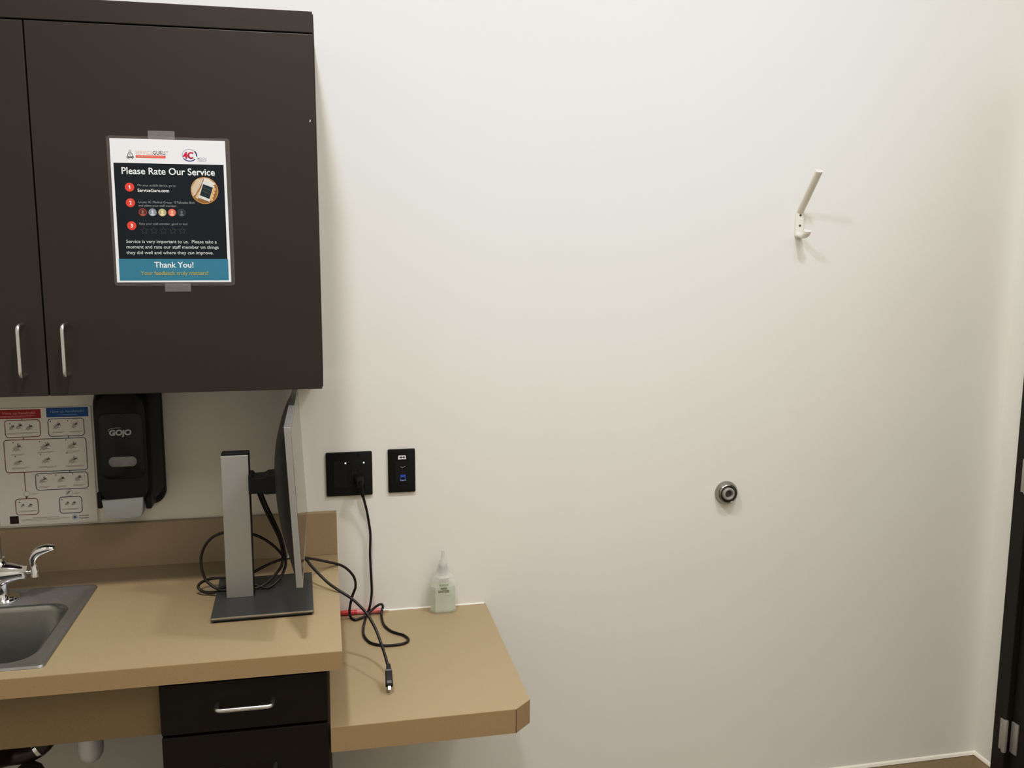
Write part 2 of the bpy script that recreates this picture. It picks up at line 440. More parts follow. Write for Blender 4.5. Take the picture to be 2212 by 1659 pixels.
# meditating-figure logo
LG = ink('logogrey', 92, 96, 102)
P.ring(-73.3, 119.4, 2.0, .8, LG, 2)
P.strip([(-74.5, 117), (-77.6, 113), (-78, 108.5), (-75.4, 107.4), (-73.3, 108.6), (-71.2, 107.4), (-68.6, 108.5), (-69, 113), (-72, 117)], 1.4, LG, 2)
P.strip([(-73.3, 116), (-74.6, 112), (-73.3, 109.8), (-72, 112)], .8, LG, 2, closed=True)
P.strip([(-79.6, 107), (-77.6, 105), (-73.3, 106.6), (-69, 105), (-67, 107)], 1.6, LG, 2)
P.ring(-78, 107.3, 1.8, .9, LG, 2); P.ring(-68.6, 107.3, 1.8, .9, LG, 2)
P.text('SERVICE', -62.8, -30.4, 113.2, 7.2, ink('pinktext', 240, 178, 164), 3)
P.text('GURU', -29.6, -6.0, 113.4, 7.4, ink('darktext', 74, 76, 82), 3, bold=.01)
P.ring(-2.4, 119.2, 1.3, .5, ink('darktext', 74, 76, 82), 3, n=14)
P.poly([(-62.9, 106.2), (-5.7, 106.2), (-5.7, 111.5), (-62.9, 111.5)], ink('redbar', 226, 96, 90), 2)
for i in range(18):
    x_ = -58.5 + i * 2.8
    P.rect(x_, x_ + 1.7, 107.7, 110.2, ink('barlight', 232, 138, 128), 3)
# oval 4C mark
BL = ink('bluering', 56, 66, 128); GR = ink('greyring', 150, 156, 176)
P.ring(40.4, 113.6, 13.8, 1.3, GR, 2, rz=11.6, a0=20, a1=215)
P.ring(40.4, 113.6, 13.8, 2.1, BL, 2, rz=11.6, a0=215, a1=322)
P.ring(40.4, 113.6, 13.8, 2.4, BL, 2, rz=11.6, a0=-12, a1=42)
P.text('4C', 27.6, 47.8, 107.0, 12.6, BL, 3, bold=.03)
P.text('4', 28.2, 37.4, 107.6, 12.2, ink('markred', 214, 44, 62), 4, bold=.02)
P.text('C', 38.2, 48.2, 107.6, 12.2, ink('markred', 214, 44, 62), 4, bold=.02)
P.text('MEDICAL', 55.7, 74.2, 105.8, 3.8, GR, 3, bold=.01)
P.text('GROUP', 57.2, 73.4, 101.2, 3.8, GR, 3, bold=.01)
P.build('printed_sheet', ns, 'printed sheet with dark panel and teal footer')

# ------------------------------------------------------- hand hygiene poster
hc = (-.6785, 1.116)
hp = thing('hand_hygiene_poster', (hc[0], 0, hc[1] - .14), 'laminated hand-washing poster with red and blue headers on wall by the soap dispenser', 'poster')
b = newbm(); prism(b, rrect(-.7955, -.5645, .9755, 1.2655, .004), 'y', -.0012, -.0003); obj('laminate_sleeve', b, 'lam', hp, label='clear laminate border')
P = Print(hc[0], hc[1], -.0016)
PD = 'paper_dim'
P.rect(-109.5, 107.5, -137, 147.5, PD, 0)
HR = ink('hred', 176, 44, 48); HB = ink('hblue', 34, 88, 160); OR = ink('outred', 140, 74, 74); OB = ink('outblue', 70, 84, 112)
SK = ink('sketch', 158, 162, 168); SD = ink('sketchdark', 112, 118, 128); TX = ink('smalltext', 172, 168, 166); LR = ink('palered', 224, 160, 156); LB = ink('paleblue', 150, 180, 216)
P.rect(-104, -3.2, 122.8, 144.4, HR, 1); P.rect(9, 101.7, 123.8, 146.4, HB, 1)
P.text('How to handrub?', -85.7, -15.1, 133.2, 6.4, LR, 3, bold=.008)
P.text('How to handwash?', 17.6, 93, 134.6, 6.4, LB, 3, bold=.008)
P.rect(-96, -16, 128.6, 129.6, LR, 2); P.rect(-92, -24, 126, 126.8, LR, 2); P.rect(34.4, 77.2, 128.8, 129.8, LB, 2)
def rr(x0, x1, z0, z1, k, w=1.7, r=7):
    P.strip(rrect(x0, x1, z0, z1, r, 4), w, k, 2, closed=True)
rr(-83, -6.5, 78.3, 119.2, OR); rr(11.1, 90.4, 77.6, 119.8, OB)
# shared middle box: left half red, right half blue
q = rrect(-88.3, 92.6, -7, 72, 7, 4)
lft = [p for p in q if p[0] < 2]; rgt = [p for p in q if p[0] >= 2]
i0 = [i for i, p in enumerate(q) if p[0] < 2][0]
lft = [(2, q[i0][1])] + lft + [(2, lft[-1][1])]
P.strip(lft, 1.7, OR, 2)
top = [p for p in rgt if p[1] > 32]; bot = [p for p in rgt if p[1] <= 32]
P.strip([(2, bot[0][1])] + bot + top + [(2, top[-1][1])], 1.7, OB, 2)
rr(-24.9, 91.6, -52.4, -12, OB); rr(-73, -23.5, -111.4, -72, OR); rr(24.1, 74.2, -112.4, -72, OB)
P.strip([(-48.7, -7), (-48.9, -72)], 1.7, OR, 2); P.strip([(49.8, -52.4), (49.3, -72)], 1.7, OB, 2)
P.strip([(-45, 122.8), (-45, 119.2)], 1.7, OR, 2); P.strip([(-45, 78.3), (-45, 72)], 1.7, OR, 2)
P.strip([(54, 77.6), (54, 72)], 1.7, OB, 2); P.strip([(52, -7), (52, -12)], 1.7, OB, 2)
P.circle(-46.8, -60, 7, PD, 3); P.ring(-46.8, -60, 6.6, .7, SK, 4); P.poly([(-50, -66), (-44, -66), (-47, -71)], OR, 4)
P.circle(48, -62, 8, PD, 3); P.ring(48, -62, 7.6, .7, SK, 4); P.poly([(41, -66), (44, -58), (51, -57), (47, -64)], SK, 5)
def hand(x, z, w, h, dark=False, seed=0):
    """small line sketch of hands: palm, fingers and forearm"""
    rnd = random.Random(seed); k = SD if dark else SK
    P.poly([(x - w * .42, z - h * .1), (x - w * .1, z + h * .18), (x + w * .22, z + h * .05), (x + w * .1, z - h * .3), (x - w * .25, z - h * .35)], ink('skin', 204, 199, 194), 3)
    for i in range(4):
        a = math.radians(20 + 32 * i + rnd.uniform(-14, 14)); l = h * rnd.uniform(.28, .44)
        P.strip([(x - w * .05 + i * w * .06, z), (x - w * .05 + i * w * .06 + l * math.cos(a), z + l * math.sin(a))], .9, k, 4)
    P.strip([(x - w * .42, z - h * .38), (x - w * .12, z - h * .05), (x + w * .2, z + h * .1), (x + w * .42, z - h * .08)], .9, k, 4)
    P.strip([(x - w * .2, z - h * .42), (x + w * .02, z - h * .22), (x + w * .3, z - h * .28)], .8, k, 4)
    P.poly([(x + w * .08, z + h * .06), (x + w * .26, z + h * .26), (x + w * .34, z + h * .12), (x + w * .2, z)], k, 4)
def lines(x0, x1, z, n=2, dz=2.4):
    for i in range(n):
        P.rect(x0, x1 - i * (x1 - x0) * .2, z - i * dz, z - i * dz + .9, TX, 3)
for i, (x_, z_, w_, h_, dk) in enumerate(((-68, 103, 16, 18, 0), (-52, 105, 18, 18, 1), (-30, 102, 20, 18, 1), (31, 104, 22, 22, 1), (70, 104, 18, 22, 0),
        (-60, 54, 26, 26, 0), (2, 55, 30, 26, 1), (62, 55, 28, 24, 0), (-60, 18, 26, 18, 0), (2, 21, 26, 20, 0), (62, 19, 28, 24, 0),
        (-8, -27, 22, 20, 1), (32, -27, 20, 20, 1), (70, -26, 20, 22, 0), (-58, -88, 12, 12, 0), (-41, -88, 13, 12, 1), (41, -88, 12, 12, 0), (56, -88, 13, 12, 1))):
    hand(x_, z_, w_, h_, bool(dk), i)
P.ring(70, 111, 7, .8, ink('tapyellow', 196, 184, 128), 3)
for (x0, x1, z_) in ((-78, -12, 88), (18, 46, 88), (56, 86, 88), (-74, -44, 37), (-16, 20, 40), (48, 78, 40), (-74, -38, 4), (-16, 24, 4), (44, 86, 4),
        (-18, 6, -44), (22, 44, -45), (58, 84, -43), (-68, -28, -102), (29, 69, -102), (-36, -22, -60), (58, 72, -62)):
    lines(x0, x1, z_)
for x_, z_ in ((-72, 112), (17, 114), (55, 114), (-68, 66), (-10, 66), (48, 68), (-66, 32), (-10, 34), (48, 36), (-19, -17), (20, -17), (58, -16), (-64, -80), (30, -78)):
    P.circle(x_, z_, 1.5, SD, 3, n=10)
P.rect(-88, -68.6, -132.2, -113.6, ink('badge', 44, 24, 26), 2)
P.rect(-84, -72, -128.5, -118, ink('badge2', 66, 34, 34), 3)
lines(-62, 44, -124, 2, 2.6); P.rect(-38, 20, -120.6, -119.4, TX, 3)
P.ring(56.3, -123, 5.6, 1.4, LB, 2); P.circle(56.3, -123, 3.4, ink('whoblue', 96, 118, 148), 3)
P.text('World Health', 65.5, 88, -121.6, 3.6, ink('whoblue', 96, 118, 148), 3, bold=.01)
P.text('Organization', 65.5, 88, -127.4, 3.6, ink('whoblue', 96, 118, 148), 3, bold=.01)
P.build('printed_sheet', hp, 'white sheet with boxed step diagrams')

# ------------------------------------------------------------ soap dispenser
sd = thing('soap_dispenser', (-.4875, 0, 1.02), 'black wall-mounted soap dispenser with grey push bar beside the hand-washing poster', 'dispenser')
def loft(bm, secs):
    rings = [[bm.verts.new(Vector(p)) for p in s] for s in secs]
    n = len(rings[0])
    for a, c in zip(rings, rings[1:]):
        for k in range(n): bm.faces.new((a[k], a[(k + 1) % n], c[(k + 1) % n], c[k]))
    bm.faces.new(rings[0]); bm.faces.new(list(reversed(rings[-1])))
    return bm
def sec(y, x0, x1, z0, z1, r):
    return [(x, y, z) for x, z in rrect(x0, x1, z0, z1, r, 8)]
b = newbm()
loft(b, [sec(-.0005, -.558, -.4085, 1.022, 1.330, .030), sec(-.014, -.558, -.4075, 1.020, 1.332, .034), sec(-.020, -.556, -.4095, 1.024, 1.328, .034)])
obj('back_plate', b, 'black', sd, smooth=True)
b = newbm()
loft(b, [sec(-.0205, -.556, -.410, 1.035, 1.327, .036), sec(-.05, -.552, -.413, 1.036, 1.326, .040), sec(-.085, -.546, -.4215, 1.040, 1.322, .044), sec(-.099, -.542, -.4245, 1.043, 1.316, .044), sec(-.105, -.536, -.430, 1.050, 1.306, .040)])
obj('cover', b, 'black', sd, smooth=True)
b = newbm(); prism(b, rrect(-.5310, -.4360, 1.107, 1.262, .018), 'y', -.1065, -.104, .001); obj('front_panel', b, 'gloss_black', sd, smooth=True, label='glossy black inset panel')
b = newbm(); prism(b, rrect(-.5140, -.4530, 1.1365, 1.1600, .0105), 'y', -.1075, -.106, .0006); obj('sight_window', b, 'window_grey', sd, smooth=True, label='grey rounded sight window')
P = Print(-.4875, 1.208, -.1067)
LW = ink('logosilver', 176, 180, 184)
P.text('GOjO', -22.0, 26.5, 3.0, 12.5, LW, 1, bold=.045, shear=.08)
P.strip([(-23.5, 12.5), (-23, 16.5), (-17, 19.0), (-8, 20.4), (4, 20.2)], 1.2, LW, 1)
P.build('lettering', sd, 'silver lettering')
b = newbm(); prism(b, [(-.5345, 1.058), (-.4430, 1.062), (-.4455, 1.028), (-.449, 1.018), (-.457, 1.0135), (-.518, 1.0125), (-.526, 1.017), (-.530, 1.026)], 'y', -.110, -.070, .003)
obj('push_bar', b, 'grey_bar', sd, smooth=True, label='pale grey push bar')
b = newbm(); box(b, -.4405, -.428, -.098, -.03, 1.030, 1.075, .003); obj('bar_bracket', b, 'black', sd)
b = newbm(); box(b, -.547, -.5365, -.098, -.03, 1.036, 1.075, .003); obj('bar_bracket', b, 'black', sd)

# ------------------------------------------------------- counter and backsplash
CT = 0.864; CTH = 0.038; CD = 0.600
ct = thing('countertop', (-.58, -.3, CT - CTH), 'tan laminate counter with backsplash, holding the sink and monitor', 'counter')
sx0, sx1, sy0, sy1 = -.985, -.5625, -.548, -.153      # sink cut-out
xl = XL + .002
b = newbm()
def hole_slab(bm, X, Y, z0, z1):
    """slab with one rectangular hole: X, Y are 4 sorted breakpoints"""
    vt = {}; 
    for zi, z in enumerate((z0, z1)):
        for i, x in enumerate(X):
            for j, y in enumerate(Y): vt[zi, i, j] = bm.verts.new((x, y, z))
    for i in range(3):
        for j in range(3):
            if i == 1 and j == 1: continue
            for zi in (0, 1): bm.faces.new((vt[zi, i, j], vt[zi, i + 1, j], vt[zi, i + 1, j + 1], vt[zi, i, j + 1]))
    for i in range(3):
        for j in (0, 3): bm.faces.new((vt[0, i, j], vt[0, i + 1, j], vt[1, i + 1, j], vt[1, i, j]))
        for k in (0, 3): bm.faces.new((vt[0, k, i], vt[0, k, i + 1], vt[1, k, i + 1], vt[1, k, i]))
    for (p, q) in (((1, 1), (2, 1)), ((1, 2), (2, 2)), ((1, 1), (1, 2)), ((2, 1), (2, 2))):
        bm.faces.new((vt[0, p[0], p[1]], vt[0, q[0], q[1]], vt[1, q[0], q[1]], vt[1, p[0], p[1]]))
hole_slab(b, (xl, sx0, sx1, -.0006), (-CD + .0008, sy0, sy1, -.0003), CT - CTH, CT)
obj('worktop', b, 'counter', ct)
b = newbm(); box(b, xl, 0, -CD, -CD + .0008, CT - CTH, CT - .0006); obj('front_edge', b, 'counter_edge', ct, label='darker front edge band')
b = newbm(); box(b, -.0006, 0, -CD + .0008, -.0003, CT - CTH, CT - .0006); obj('end_edge', b, 'counter_edge', ct, label='darker end edge band')
b = newbm(); box(b, xl, 0, -.0191, -.0003, CT, CT + .1106, .0008); obj('backsplash', b, 'counter', ct)
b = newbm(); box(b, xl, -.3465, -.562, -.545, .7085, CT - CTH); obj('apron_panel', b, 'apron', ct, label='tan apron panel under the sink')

# ------------------------------------------------------------- drawer cabinet
dc = thing('drawer_cabinet', (-.185, -.29, FZ), 'dark brown drawer unit under the counter beside the sink', 'cabinet')
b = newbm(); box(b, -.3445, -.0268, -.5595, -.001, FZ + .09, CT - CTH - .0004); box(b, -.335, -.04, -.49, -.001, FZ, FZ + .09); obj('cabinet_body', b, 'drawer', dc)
b = newbm(); box(b, -.0299, -.0267, -.5618, -.5596, FZ + .09, CT - CTH - .0004); obj('side_edge', b, 'side_edge', dc, label='paler side panel edge')
zs = [(.7128, .8140), (.4620, .7072), (.2100, .4565), (.0800, .2045)]
for z0, z1 in zs:
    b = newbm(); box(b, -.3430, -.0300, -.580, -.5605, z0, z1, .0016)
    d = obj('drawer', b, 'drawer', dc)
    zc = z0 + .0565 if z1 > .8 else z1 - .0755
    obj('handle', pull((-.1865, -.580, zc), (1, 0, 0), (0, -1, 0), .1045, .030, .0044), 'satin', d, smooth=True, label='silver bar handle')

# ------------------------------------------------------------------ lower desk
DZ0 = .6957; DT = .0528
dk = thing('desk', (.18, -.3, DZ0 - DT), 'lower tan desk shelf right of the drawer unit, holding the hand sanitizer', 'desk')
x0, x1, yf = -.0262, .3876, -.578
out = [(x0, -.0004), (x1, -.0004), (x1, yf + .0353), (x1 - .0369, yf), (x0, yf)]
b = newbm(); prism(b, out, 'z', DZ0 - DT, DZ0); obj('desk_top', b, 'counter', dk)
b = newbm()
e = .0007
prism(b, [(x0, yf), (x1 - .0372, yf), (x1 - .0372, yf - e), (x0, yf - e)], 'z', DZ0 - DT, DZ0 - .0005)
prism(b, [(x1 - .0362, yf - e * .3), (x1 + e * .5, yf + .0353 - e), (x1, yf + .0355), (x1 - .0364, yf + .0004)], 'z', DZ0 - DT, DZ0 - .0005)
obj('front_edge', b, 'counter_edge', dk, label='darker front edge band')
b = newbm(); box(b, x1 - .0373, x1 - .0363, yf - .0010, yf + .0002, DZ0 - DT, DZ0 - .0006); obj('corner_seam', b, 'cab_dark', dk, label='dark seam at the cut corner')
b = newbm(); prism(b, [(-.0004, DZ0), (-.0040, DZ0), (-.0024, DZ0 + .0014), (-.0004, DZ0 + .0026)], 'x', .0005, x1 - .004); obj('caulk_bead', b, 'caulk', dk, label='white caulk bead along the wall')

# ------------------------------------------------------------------------ sink
sk = thing('kitchen_sink', (-.772, -.35, CT), 'stainless steel drop-in sink in the counter below the poster', 'sink')
ox0, ox1, oy0, oy1 = -1.000, -.5455, -.5655, -.1375
bx0, bx1, by0, by1 = -.955, -.5800, -.530, -.2430
def rloop(bm, x0, x1, y0, y1, r, z, n=8):
    return [bm.verts.new((x, y, z)) for x, y in rrect(x0, x1, y0, y1, r, n)]
b = newbm()
L = [rloop(b, ox0, ox1, oy0, oy1, .012, CT + .0005), rloop(b, ox0 + .002, ox1 - .002, oy0 + .002, oy1 - .002, .011, CT + .0050),
     rloop(b, ox0 + .008, ox1 - .008, oy0 + .008, oy1 - .007, .010, CT + .0058), rloop(b, ox0 + .013, ox1 - .013, oy0 + .013, oy1 - .013, .010, CT + .0028),
     rloop(b, bx0 - .006, bx1 + .006, by0 - .006, by1 + .006, .052, CT + .0026), rloop(b, bx0, bx1, by0, by1, .050, CT - .001),
     rloop(b, bx0 + .004, bx1 - .004, by0 + .004, by1 - .004, .050, CT - .010), rloop(b, bx0 + .012, bx1 - .012, by0 + .012, by1 - .012, .050, CT - .125),
     rloop(b, bx0 + .024, bx1 - .024, by0 + .024, by1 - .024, .048, CT - .148), rloop(b, bx0 + .05, bx1 - .05, by0 + .05, by1 - .05, .04, CT - .153)]
for a, c in zip(L, L[1:]):
    n = len(a)
    for k in range(n):
        f_ = b.faces.new((a[k], a[(k + 1) % n], c[(k + 1) % n], c[k])); f_.material_index = 1 if L.index(a) < 4 else 0
b.faces.new(L[-1])
obj('basin', b, ['steel', 'steel_rim_lit'], sk, smooth=True, angle=50)
b = newbm(); lathe(b, [(0, .001), (.022, .001), (.028, .003), (.043, .004), (.046, .001), (.046, -.004)], (-.770, -.385, CT - .153), (0, 0, 1), 32); obj('drain', b, 'chrome', sk, smooth=True)

# ---------------------------------------------------------------------- faucet
fx, fy, fz = -.7345, -.193, CT + .003
fc = thing('faucet', (fx, fy, fz), 'chrome gooseneck faucet with lever handles on the sink ledge', 'faucet')
b = newbm(); lathe(b, [(0, 0), (.037, 0), (.0375, .003), (.035, .0065), (.020, .009), (0, .009)], (fx, fy, fz), (0, 0, 1), 40); obj('base_flange', b, 'chrome', fc, smooth=True)
b = newbm(); lathe(b, [(.0185, .006), (.0175, .012), (.0165, .016), (.0165, .033), (.018, .036), (.018, .040), (.0, .040)], (fx, fy, fz), (0, 0, 1), 32); obj('post', b, 'chrome', fc, smooth=True)
b = newbm(); lathe(b, [(0, -.050), (.015, -.050), (.0165, -.042), (.021, -.028), (.0255, -.012), (.0265, 0), (.0255, .012), (.021, .028), (.0165, .042), (.015, .050), (0, .050)], (fx, fy, fz + .060), (1, 0, 0), 36)
lathe(b, [(.02, .072), (.019, .082), (.0135, .089), (.0135, .096), (0, .096)], (fx, fy, fz), (0, 0, 1), 32)
obj('valve_body', b, 'chrome', fc, smooth=True)
for s in (1, -1):
    b = newbm(); lathe(b, [(0, .042), (.0160, .042), (.0165, .047), (.0155, .059), (0, .0592)], (fx, fy, fz + .060), (s, 0, 0), 6)
    lathe(b, [(0, .058), (.0042, .058), (.0042, .070), (0, .070)], (fx, fy, fz + .060), (s, 0, 0), 16); obj('bonnet_nut', b, 'chrome', fc)
    # lever: stem rising from the hub, then a curved paddle
    b = newbm()
    prof = [(.0735, -.011, .0110, .0100), (.0735, .000, .0095, .0092), (.0715, .014, .0070, .0080), (.0705, .026, .0080, .0080), (.0745, .036, .0100, .0095), (.0840, .0450, .0125, .0110), (.0965, .0500, .0135, .0105), (.1080, .0520, .0125, .0080), (.1165, .0515, .0085, .0045), (.1190, .0510, .003, .0015)]
    prof = [tuple(max(.0012, q_) if n_ > 1 else q_ for n_, q_ in enumerate(p_)) for p_ in map(tuple, catmull4(prof))]
    rings = []
    for i, (px, pz, wy, th) in enumerate(prof):
        a = prof[max(0, i - 1)]; c = prof[min(len(prof) - 1, i + 1)]
        t = Vector((c[0] - a[0], c[1] - a[1])).normalized(); nrm = Vector((-t.y, t.x))
        rings.append([b.verts.new((fx + s * (px + nrm.x * th * math.sin(2 * PI * k / 16)), fy + wy * math.cos(2 * PI * k / 16), fz + .060 + pz + nrm.y * th * math.sin(2 * PI * k / 16))) for k in range(16)])
    for a, c in zip(rings, rings[1:]):
        for k in range(16): b.faces.new((a[k], a[(k + 1) % 16], c[(k + 1) % 16], c[k]))
    b.faces.new(rings[0]); b.faces.new(list(reversed(rings[-1])))
    obj('lever_handle', b, 'chrome', fc, smooth=True, angle=60)
b = newbm()
pts = [(fx, fy, fz + .094), (fx, fy, fz + .20), (fx, fy, fz + .25)]
for i in range(1, 13):
    a = PI * i / 12; pts.append((fx - (.065 - .065 * math.cos(a)) * .55, fy - (.065 - .065 * math.cos(a)) * .83, fz + .25 + .065 * math.sin(a)))
pts.append((fx - .0715, fy - .108, fz + .215))
tube(b, pts, .0085, 16)
obj('spout', b, 'satin', fc, smooth=True)

# ---------------------------------------------------------- plumbing under sink
pb = thing('drain_trap', (-.71, -.16, .40), 'dark brown drain pipe with a rounded dark cover under the sink', 'pipe')
b = newbm()
tube(b, [(-.770, -.385, CT - .157), (-.770, -.385, .61), (-.765, -.33, .555), (-.73, -.26, .530), (-.685, -.245, .527), (-.652, -.24, .548), (-.642, -.235, .585), (-.640, -.19, .602), (-.640, -.05, .605), (-.640, -.001, .605)], .021, 18, smooth=6)
obj('trap_pipe', b, 'pipe', pb, smooth=True)
b = newbm(); tube(b, [(-.671, -.2435, .5335), (-.664, -.2425, .5375)], .0232, 18); obj('slip_nut', b, 'chrome', pb, smooth=True)
b = newbm(); lathe(b, [(0, .034), (.015, .031), (.027, .020), (.033, .005), (.033, -.07), (.030, -.078), (0, -.08)], (-.683, -.262, .478), (0, 0, 1), 32); obj('rounded_cover', b, 'pipe_black', pb, smooth=True, label='rounded dark grey cover')
sv = thing('valve_cover', (-.5725, -.001, .40), 'white rounded valve cover on the wall under the sink', 'pipe')
b = newbm(); lathe(b, [(0, -.033), (.012, -.031), (.020, -.0245), (.0262, -.0135), (.0280, 0), (.0276, .016), (.0276, .048), (.025, .056), (0, .056)], (-.570, -.20, .499), (0, 0, 1), 32)
tube(b, [(-.570, -.20, .520), (-.570, -.0005, .520)], .014, 16)
obj('cover_shell', b, 'pipe_white', sv, smooth=True)
b = newbm(); tube(b, [(-.570, -.20, .553), (-.572, -.20, .60), (-.62, -.19, .68), (-.70, -.18, .80)], .0055, 10, smooth=6); obj('supply_tube', b, 'pipe', sv, smooth=True)

# --------------------------------------------------------------------- monitor
mo = thing('monitor', (-.165, -.29, CT), 'silver-edged computer monitor on a square stand, seen edge-on on the counter', 'monitor')
def rotz(bm, deg, cx, cy):
    bmesh.ops.rotate(bm, verts=bm.verts, cent=(cx, cy, 0), matrix=Matrix.Rotation(math.radians(deg), 3, 'Z'))
b = newbm(); box(b, -.2690, -.0590, -.4125, -.1745, CT + .0045, CT + .0115, .0012); rotz(b, 1.6, -.164, -.293)
sb = obj('stand_base', b, 'base_grey', mo)
b = newbm(); box(b, -.2680, -.0600, -.4133, -.4124, CT + .0080, CT + .0118, .0003); rotz(b, 1.6, -.164, -.293); obj('front_trim', b, 'satin', sb, label='bright metal front trim')
b = newbm(); box(b, -.265, -.063, -.409, -.178, CT + .0002, CT + .0050); rotz(b, 1.6, -.164, -.293); obj('base_pad', b, 'matte_black', sb, label='black underside pad')
b = newbm(); box(b, -.2432, -.1855, -.3020, -.2760, CT + .0105, 1.2010, .002); co = obj('column', b, 'matte_black', mo)
b = newbm(); box(b, -.2440, -.1868, -.3050, -.3018, CT + .0112, 1.1955, .0012); obj('column_face', b, 'silver', co, label='silver column face')
b = newbm()
prism(b, [(-.1875, 1.112), (-.160, 1.112), (-.150, 1.1085), (-.1270, 1.110), (-.1270, 1.1535), (-.148, 1.1515), (-.156, 1.1470), (-.176, 1.1460), (-.181, 1.1520), (-.1875, 1.1520)], 'y', -.318, -.262, .002)
obj('tilt_arm', b, 'matte_black', mo)
# display: slim slab leaning back, a bulging shell behind it
zt, zb = 1.3000, .9790
xt, xb = -.0863, -.0722          # front face at top / bottom
y0, y1 = -.550, -.020
th = .0124
b = newbm(); prism(b, [(xb, zb), (xt, zt), (xt - th, zt + .0006), (xb - th, zb + .0006)], 'y', y0, y1, .0012)
dp = obj('display_frame', b, 'frame_silver', mo)
def on(z, off): return xt + (xb - xt) * (zt - z) / (zt - zb) + off
b = newbm(); prism(b, [(on(zb + .016, .0004), zb + .016), (on(zt - .006, .0004), zt - .006), (on(zt - .006, -.003), zt - .006), (on(zb + .016, -.003), zb + .016)], 'y', y0 + .007, y1 - .007)
obj('screen', b, 'screen', dp, label='glossy dark screen')
b = newbm()
ny, nz = 28, 20
gv = []
for j in range(nz + 1):
    z = zb + .003 + (zt - zb - .004) * j / nz; row = []
    for i in range(ny + 1):
        y = y0 + .004 + (y1 - y0 - .008) * i / ny
        u = abs(2 * (i / ny) - 1); v = (j / nz - .52) / (.48 if j / nz > .52 else .52)
        h = .0375 * max(0, 1 - u ** 3.2) ** .8 * max(0, 1 - abs(v) ** 2.3) ** .75
        row.append(b.verts.new((on(z, -th - h + .0008), y, z)))
    gv.append(row)
for j in range(nz):
    for i in range(ny): b.faces.new((gv[j][i], gv[j][i + 1], gv[j + 1][i + 1], gv[j + 1][i]))
obj('back_shell', b, 'back_shell', dp, smooth=True, label='black bulging rear shell')
b = newbm()
for k in range(3): box(b, on(1.005, .0002), on(1.005, .0009), y0 + .05 + k * .018, y0 + .060 + k * .018, .984, .988)
obj('button', b, 'matte_black', dp)

# ---------------------------------------------------------------------- cables
CORD = [(0.0593, -0.04, 1.0602), (0.0625, -0.036, 1.0374), (0.068, -0.03, 1.0125), (0.0758, -0.023, 0.9773), (0.0812, -0.018, 0.9412), (0.0843, -0.015, 0.9092), (0.0827, -0.014, 0.8531), (0.0844, -0.015, 0.7908), (0.0846, -0.02, 0.7549), (0.0787, -0.03, 0.7215), (0.0697, -0.0359, 0.6995), (0.0601, -0.0939, 0.6995), (0.0569, -0.1418, 0.6995), (0.061, -0.1758, 0.6995), (0.0729, -0.205, 0.6995), (0.0962, -0.2228, 0.6995), (0.119, -0.2274, 0.6995), (0.1446, -0.2246, 0.6995), (0.1588, -0.2141, 0.6995), (0.1625, -0.1986, 0.6995), (0.1533, -0.1749, 0.6995), (0.1386, -0.1608, 0.6995), (0.1229, -0.1409, 0.6995), (0.1105, -0.1039, 0.6995), (0.1074, -0.06, 0.6998), (0.1073, -0.045, 0.7077), (0.1118, -0.035, 0.7209), (0.1073, -0.032, 0.7264), (0.0964, -0.033, 0.7226), (0.083, -0.037, 0.714), (0.0694, -0.046, 0.7062), (0.055, -0.0507, 0.7005), (0.0395, -0.0572, 0.6995), (0.0295, -0.0402, 0.6995), (0.0261, -0.05, 0.7188), (0.0287, -0.06, 0.7436), (0.0349, -0.065, 0.7698), (0.0422, -0.07, 0.792), (0.0401, -0.08, 0.8178), (0.03, -0.09, 0.8391), (0.0153, -0.1, 0.8569), (-0.0014, -0.1078, 0.8685), (-0.0334, -0.14, 0.8895), (-0.0547, -0.165, 0.9042), (-0.0765, -0.19, 0.9177), (-0.101, -0.21, 0.9284), (-0.1224, -0.22, 0.9343), (-0.1331, -0.225, 0.95), (-0.1457, -0.23, 0.9657), (-0.1673, -0.235, 0.9852), (-0.1892, -0.235, 0.9963), (-0.2192, -0.235, 1.0047), (-0.2504, -0.235, 1.0044), (-0.2757, -0.235, 0.9952), (-0.2924, -0.235, 0.9779), (-0.3024, -0.235, 0.9536), (-0.3029, -0.24, 0.9283), (-0.2952, -0.247, 0.9031), (-0.2829, -0.255, 0.891), (-0.2676, -0.262, 0.8828), (-0.25, -0.268, 0.8805), (-0.19, -0.268, 0.8805), (-0.1682, -0.262, 0.8841), (-0.147, -0.25, 0.8979), (-0.1297, -0.235, 0.9145), (-0.1251, -0.23, 0.9346), (-0.1259, -0.24, 0.9601), (-0.1316, -0.25, 0.991), (-0.1499, -0.258, 1.0378), (-0.1627, -0.26, 1.0712), (-0.1734, -0.262, 1.1043), (-0.1792, -0.265, 1.1307)]
